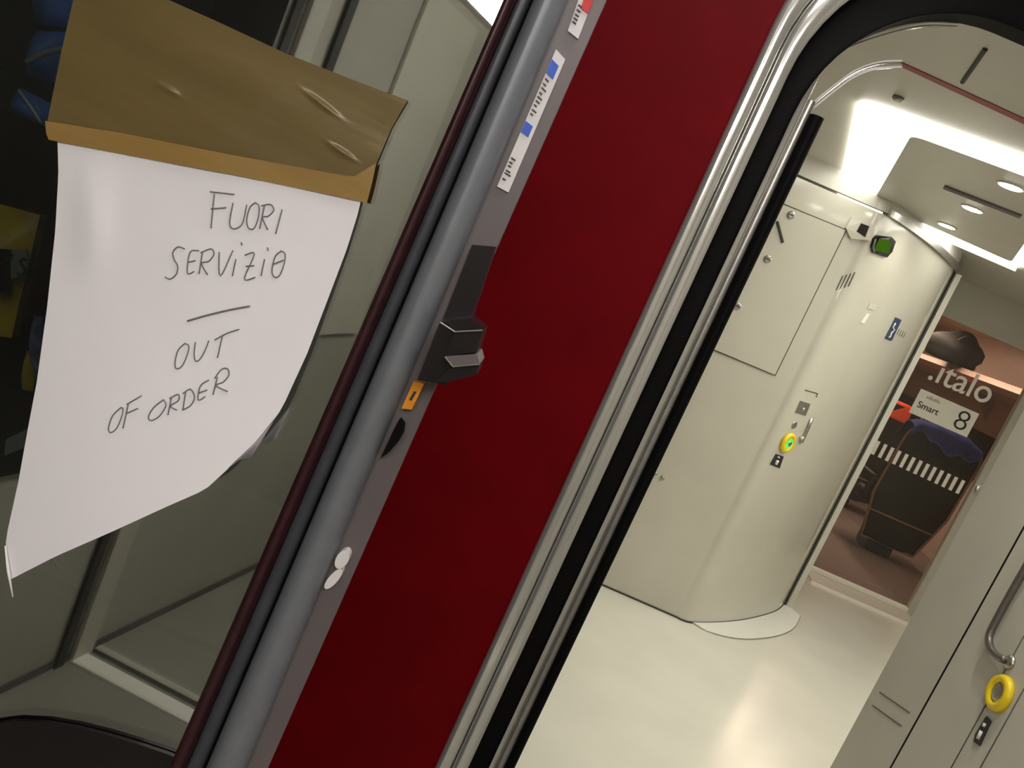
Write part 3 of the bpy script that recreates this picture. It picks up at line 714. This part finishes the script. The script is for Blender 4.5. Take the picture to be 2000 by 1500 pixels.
xtube('leaf_seam', [(2010, 1225), (1735, 1722)], 0.0018, SEAM, rw, 0.012, 6, False)
xtube('leaf_seam', [(2020, 1310), (1790, 1726)], 0.0018, SEAM, rw, 0.012, 6, False)
q = at_x(1957, 1356, XW-0.012)
bm = bmesh.new(); lathe(bm, q, (-1, 0, 0), (0, 0, 1), [(0.040, 0), (0.040, 0.008), (0.035, 0.016), (0.023, 0.014), (0.021, 0.006)], 32); yb2 = link('door_button', bm, YELLOW, rw, True)
bm = bmesh.new(); lathe(bm, q+Vector((-0.004, 0, 0)), (-1, 0, 0), (0, 0, 1), [(0.022, 0), (0.022, 0.006), (0.012, 0.010)], 24); link('button_cap', bm, STEEL, yb2, True)
def xplate(name, pxs, m, parent, off=0.012, th=0.004):
    bm = bmesh.new(); prism(bm, [at_x(x, y, XW-off-th) for x, y in pxs], (th, 0, 0)); return link(name, bm, m, parent)
pp = xplate('pictogram_plate', [(1926, 1398), (1934, 1408), (1912, 1456), (1901, 1448), (1904, 1434)], INK, rw)
bm = bmesh.new(); tube(bm, [at_x(1910, 1443, XW-0.017), at_x(1917, 1428, XW-0.017)], 0.0045, 6); tube(bm, [at_x(1921, 1419, XW-0.017), at_x(1924, 1413, XW-0.017)], 0.004, 6); link('figure', bm, WHITEP, pp, True)
bm = bmesh.new(); tube(bm, [at_x(1704, 1378, XW-0.001), at_x(1760, 1418, XW-0.001)], 0.0012, 6); tube(bm, [at_x(1718, 1352, XW-0.001), at_x(1776, 1392, XW-0.001)], 0.0012, 6); o = link('wall_seam', bm, SEAM, rw, True)
bm = bmesh.new(); tube(bm, [at_x(1912, 948, XW-0.003), at_x(1903, 966, XW-0.003)], 0.006, 8); link('latch_button', bm, STEEL, rw, True)

# ================================================================== VESTIBULE CEILING: cove lamp, panel, downlights
ZL = 2.185
cl = thing('ceiling_cove_light', 'glowing white light frame around a lowered ceiling panel in the vestibule', 'ceiling light', (1.2, 4.0, H-0.05))
def zpl(name, pts, m, parent, th):
    bm = bmesh.new(); prism(bm, pts, (0, 0, th))
    return link(name, bm, m, parent)
def roundpoly(pts, r, n=5):
    out = []; N = len(pts)
    for i in range(N):
        p, a, b = pts[i], pts[i-1], pts[(i+1) % N]
        da, db = (a-p).normalized(), (b-p).normalized()
        p0, p1 = p+da*r, p+db*r
        for k in range(n+1):
            t = k/n; out.append(p0*(1-t)**2+p*2*t*(1-t)+p1*t*t)
    return out
oTL, oBL = at_z(1672, 200, ZL), at_z(1634, 388, ZL)
oBR, oTR = Vector((2.5, at_z(2030, 545, ZL).y-0.35, ZL)), Vector((2.2, at_z(2110, 345, ZL).y-0.25, ZL))
zpl('light_panel', roundpoly([oTL, oBL, oBR, oTR], 0.10), LAMPW, cl, 0.012)
ZI = 2.165
iTL, iBL = at_z(1780, 264, ZI), at_z(1706, 392, ZI)
iBR, iTR = at_z(1975, 512, ZI), at_z(2075, 372, ZI)
lp = zpl('lowered_panel', roundpoly([iTL, iBL, iBR, iTR], 0.05), CEIL, cl, 0.018)
bm = bmesh.new(); tube(bm, [at_z(1845, 362, ZI), at_z(1995, 420, ZI)], 0.014, 6); link('air_slot', bm, MAUVE, lp)
zpl('light_trim', [at_z(1700, 400, ZL-0.004), at_z(1985, 523, ZL-0.004), at_z(1983, 530, ZL-0.004), at_z(1696, 406, ZL-0.004)], LAMPW, cl, 0.01)
DLs = [((1975, 363), 'round downlight nearest the doorway, topmost of the row on the lowered ceiling panel', ZI, 0.034),
       ((1900, 407), 'second round downlight from the doorway on the lowered ceiling panel', ZI, 0.034),
       ((1850, 440), 'third round downlight from the doorway on the lowered ceiling panel', ZI, 0.034),
       ((1810, 466), 'fourth round downlight, hardest by the rear edge of the lowered panel', ZI, 0.034),
       ((1945, 600), 'small round downlight above the glass saloon door', 2.20, 0.026)]
proto = None
for (px, lab, z, r) in DLs:
    c = at_z(px[0], px[1], z)
    if proto is None:
        proto = thing('downlight', lab, 'downlight', c, 'ceiling downlights')
        bm = bmesh.new(); lathe(bm, c+Vector((0, 0, 0.0)), (0, 0, -1), (1, 0, 0), [(0.046, -0.001), (0.046, 0.004), (0.036, 0.005), (0.035, 0.002)], 24); link('trim_ring', bm, WHITEP, proto, True)
        bm = bmesh.new(); lathe(bm, c, (0, 0, -1), (1, 0, 0), [(0.036, 0.0), (0.036, 0.006), (0.02, 0.008)], 24); link('lamp_lens', bm, LAMPS, proto, True)
    else:
        t = proto.copy(); COL.objects.link(t); t.location = c; t['label'] = lab; t.scale = (r/0.034,)*3
        for ch in list(proto.children):
            k = ch.copy(); COL.objects.link(k); k.parent = t
for c, lab in ((Vector((0.93, 1.97, 2.185)), 'added unseen downlight in the soffit just inside the steel door frame'), (Vector((0.80, 1.52, 2.185)), 'added unseen downlight in the soffit directly over the steel door frame')):  # extra downlights out of view, added to light the right wall
    t = proto.copy(); COL.objects.link(t); t.location = c; t['label'] = lab
    for ch in list(proto.children):
        k = ch.copy(); COL.objects.link(k); k.parent = t
lamp_d = bpy.data.lights.new('downlight_beam', 'SPOT'); lamp_d.energy = 18; lamp_d.color = WARM; lamp_d.spot_size = math.radians(150); lamp_d.spot_blend = 1.0; lamp_d.shadow_soft_size = 0.035
for t in [o for o in COL.objects if o.name.startswith('downlight') and o.type == 'EMPTY']:
    l = bpy.data.objects.new('downlight_beam', lamp_d); COL.objects.link(l); l.parent = t; l.location = (0, 0, -0.012)
    if t.location.y > 3: l.data = lamp_d.copy(); l.data.energy = 5
# ceiling joints
bm = bmesh.new(); prism(bm, [at_z(1760, 131, 2.183), at_z(2000, 243, 2.183), at_z(2000, 232, 2.183), at_z(1760, 122, 2.183)], (0, 0, 0.004)); 
struct(link('trim_10', bm, mat('red_reflection_joint', (0.28, 0.03, 0.04), 0.5, noise=0.1, nscale=30)))  # joint strip with a red reflection painted into its colour
bm = bmesh.new(); tube(bm, [at_z(1880, 160, 2.184), at_z(1925, 95, 2.184)], 0.006, 6); struct(link('trim_11', bm, SEAM))
p = at_z(1755, 190, H-0.051); bm = bmesh.new(); lathe(bm, p, (0, 0, -1), (1, 0, 0), [(0.017, 0), (0.017, 0.008), (0.01, 0.012)], 20); tag(link('ceiling_sensor', bm, STEEL, None, True), 'small grey round ceiling sensor just before the glowing light frame', 'sensor')

# ================================================================== SALOON
struct(box('wall_saloon_right', 4.30, 4.36, GY+0.05, 14.2, 0, 2.16, SALW))
struct(box('wall_saloon_left', 1.40, 1.46, GY+0.05, 14.2, 0, 2.16, SALW))
struct(box('wall_saloon_end', 1.46, 4.3, 14.1, 14.16, 0, 2.16, SALW))
struct(box('window_2', 4.285, 4.30, 8.0, 13.5, 0.85, 1.28, NIGHT))
sl = thing('saloon_lamp', 'warm linear ceiling lamp inside the saloon beyond the glass door', 'lamp', (3.2, 9.0, 2.16))
box('lamp_housing', 3.05, 3.35, 7.0, 11.0, 2.13, 2.16, SALW, sl); box('lamp_diffuser', 3.08, 3.32, 7.02, 10.98, 2.115, 2.131, LAMPR, sl)
# luggage rack along the right wall
rk = thing('luggage_rack', 'pinkish beige overhead luggage rack along the saloon wall behind the glass door', 'luggage rack', (4.0, 9.5, 1.7))
def yprofile(name, prof, y0, y1, m, parent):
    bm = bmesh.new(); prism(bm, [Vector((x, y0, z)) for x, z in prof], (0, y1-y0, 0)); return link(name, bm, m, parent)
yprofile('rack_shelf', [(3.66, 1.70), (3.70, 1.655), (4.0, 1.62), (4.30, 1.60), (4.30, 1.66), (3.70, 1.735)], 7.3, 13.8, SALW, rk)
yprofile('rack_rail', [(3.64, 1.70), (3.66, 1.69), (3.70, 1.74), (3.67, 1.75)], 7.3, 13.8, SALW, rk)
for y in (7.6, 9.2, 10.8): yprofile('rack_bracket', [(4.20, 1.50), (4.30, 1.40), (4.30, 1.60), (3.75, 1.655)], y, y+0.04, SALW, rk)
# black bag on the rack
bm = bmesh.new(); bmesh.ops.create_icosphere(bm, subdivisions=3, radius=1)
bc = at_y(1872, 668, 8.9)
for v in bm.verts:
    c = v.co.copy(); k = 1+0.12*math.sin(c.x*5+c.y*3)+0.08*math.sin(c.z*7)
    z = max(c.z, -0.55)
    v.co = Vector((bc.x+c.x*k*0.24, bc.y+c.y*k*0.25, 1.752+0.55*0.18+z*0.18*(1 if c.z < 0 else k*1.1)))
bg = link('luggage_bag', bm, BAGM, None, True); tag(bg, 'black soft bag lying on the luggage rack above the number plate', 'bag')
bm = bmesh.new(); tube(bm, catmull([Vector((bc.x-0.1, bc.y-0.2, 1.94)), Vector((bc.x-0.03, bc.y-0.22, 2.02)), Vector((bc.x+0.06, bc.y-0.2, 1.95))]), 0.012, 8); link('bag_handle', bm, LEATHER, bg, True)

# seats
def make_seat(label, x0, x1, yb, ztop, group):
    t = thing('train_seat', label, 'seat', ((x0+x1)/2, yb+0.25, 0), group)
    xc, wdt = (x0+x1)/2, (x1-x0)
    # back shell: shaped outline, slightly reclined
    def outline(z):
        s = (z-0.12)/(ztop-0.12); k = 0.36+0.14*min(1, s*2.6) if s < 0.4 else 0.5-0.07*max(0, (s-0.85)/0.15)**2
        return wdt*k
    zs = [0.12+(ztop-0.12)*k/18 for k in range(19)]
    bm = bmesh.new(); rows = []
    for z in zs:
        hw = outline(z); y = yb+0.10*(1-(z-0.12)/(ztop-0.12)); d = 0.09 if z < ztop-0.05 else 0.05
        rows.append([Vector((xc-hw, y+0.02, z)), Vector((xc-hw*0.6, y, z)), Vector((xc, y-0.012, z)), Vector((xc+hw*0.6, y, z)), Vector((xc+hw, y+0.02, z)),
                     Vector((xc+hw*0.95, y+d, z)), Vector((xc, y+d+0.02, z)), Vector((xc-hw*0.95, y+d, z))])
    vs = loft(bm, rows, close_u=True); bm.faces.new(vs[0][::-1]); bm.faces.new(vs[-1])
    smooth_by_angle(link('seat_back_shell', bm, LEATHER, t), 50)
    bm = bmesh.new()
    path = [Vector((xc-outline(z)-0.002, yb+0.10*(1-(z-0.12)/(ztop-0.12))+0.008, z)) for z in zs[::-1]]+[Vector((xc+outline(z)+0.002, yb+0.10*(1-(z-0.12)/(ztop-0.12))+0.008, z)) for z in zs]
    tube(bm, path, 0.010, 8); link('tan_piping', bm, PIPING, t, True)
    bm = bmesh.new(); zz = 0.36; tube(bm, [Vector((xc-outline(zz), yb+0.075, zz)), Vector((xc, yb+0.062, zz)), Vector((xc+outline(zz), yb+0.075, zz))], 0.008, 8); link('pocket_bar', bm, PIPING, t, True)
    bm = bmesh.new(); bx(bm, xc-wdt*0.45, xc+wdt*0.45, yb+0.19, yb+0.62, 0.36, 0.47, 0.04, 3); link('seat_cushion', bm, LEATHER, t, True)
    bm = bmesh.new(); bx(bm, xc-0.12, xc+0.12, yb+0.22, yb+0.5, 0.0, 0.37, 0.02); link('pedestal', bm, DGREY, t)
    for s in (-1, 1):
        bm = bmesh.new(); bx(bm, xc+s*wdt*0.5-0.03, xc+s*wdt*0.5+0.03, yb+0.20, yb+0.58, 0.58, 0.63, 0.015, 2); bx(bm, xc+s*wdt*0.5-0.015, xc+s*wdt*0.5+0.015, yb+0.14, yb+0.26, 0.40, 0.6, 0.005); link('armrest', bm, LEATHER, t)
    bm = bmesh.new(); bx(bm, xc-wdt*0.30, xc+wdt*0.30, yb-0.005, yb+0.13, ztop-0.16, ztop+0.03, 0.03, 3); hr = link('headrest', bm, LEATHER, t, True)
    return t, hr
sL, sR = at_y(1667, 1040, 7.85).x, at_y(1893, 940, 7.85).x
s1, h1 = make_seat('dark leather seat with tan piping and blue jacket, nearest behind the glass door', sL, sR, 7.80, 1.16, 'saloon seats')
h = at_y(1757, 803, 9.6)
s2, h2 = make_seat('seat with an orange red headrest cover, left behind the number plate', h.x-0.42, h.x+0.22, 9.5, h.z+0.06, 'saloon seats')
h2.data.materials.clear(); h2.data.materials.append(ORC); h2['label'] = 'orange red headrest cover'
# jacket over the near seat top
bm = bmesh.new(); rows = []
xc, hw = (sL+sR)/2-0.02, (sR-sL)*0.46
for j in range(17):
    a = j/16
    row = []
    for i in range(21):
        u = i/20*2-1; x = xc+hw*u
        drop = 0.13+0.05*math.sin(u*3+1)+0.02*math.sin(u*11)
        ztop = 1.215-0.06*abs(u)**3+0.006*math.sin(u*14)
        if a < 0.40: z = ztop-drop*(1-a/0.40); y = 7.765-0.012*math.sin(u*9)*(1-a/0.4)
        elif a < 0.6: t_ = (a-0.4)/0.2; z = ztop+0.018*math.sin(math.pi*t_); y = 7.765+0.20*t_
        else: z = ztop-drop*1.1*(a-0.6)/0.4; y = 7.965+0.012*math.sin(u*8)*(a-0.6)
        row.append(Vector((x, y, z)))
    rows.append(row)
loft(bm, rows); bmesh.ops.solidify(bm, geom=bm.faces[:], thickness=0.008)
jk = tag(link('jacket', bm, DENIM, None, True), 'dark blue jacket draped over the top of the nearest saloon seat', 'jacket')
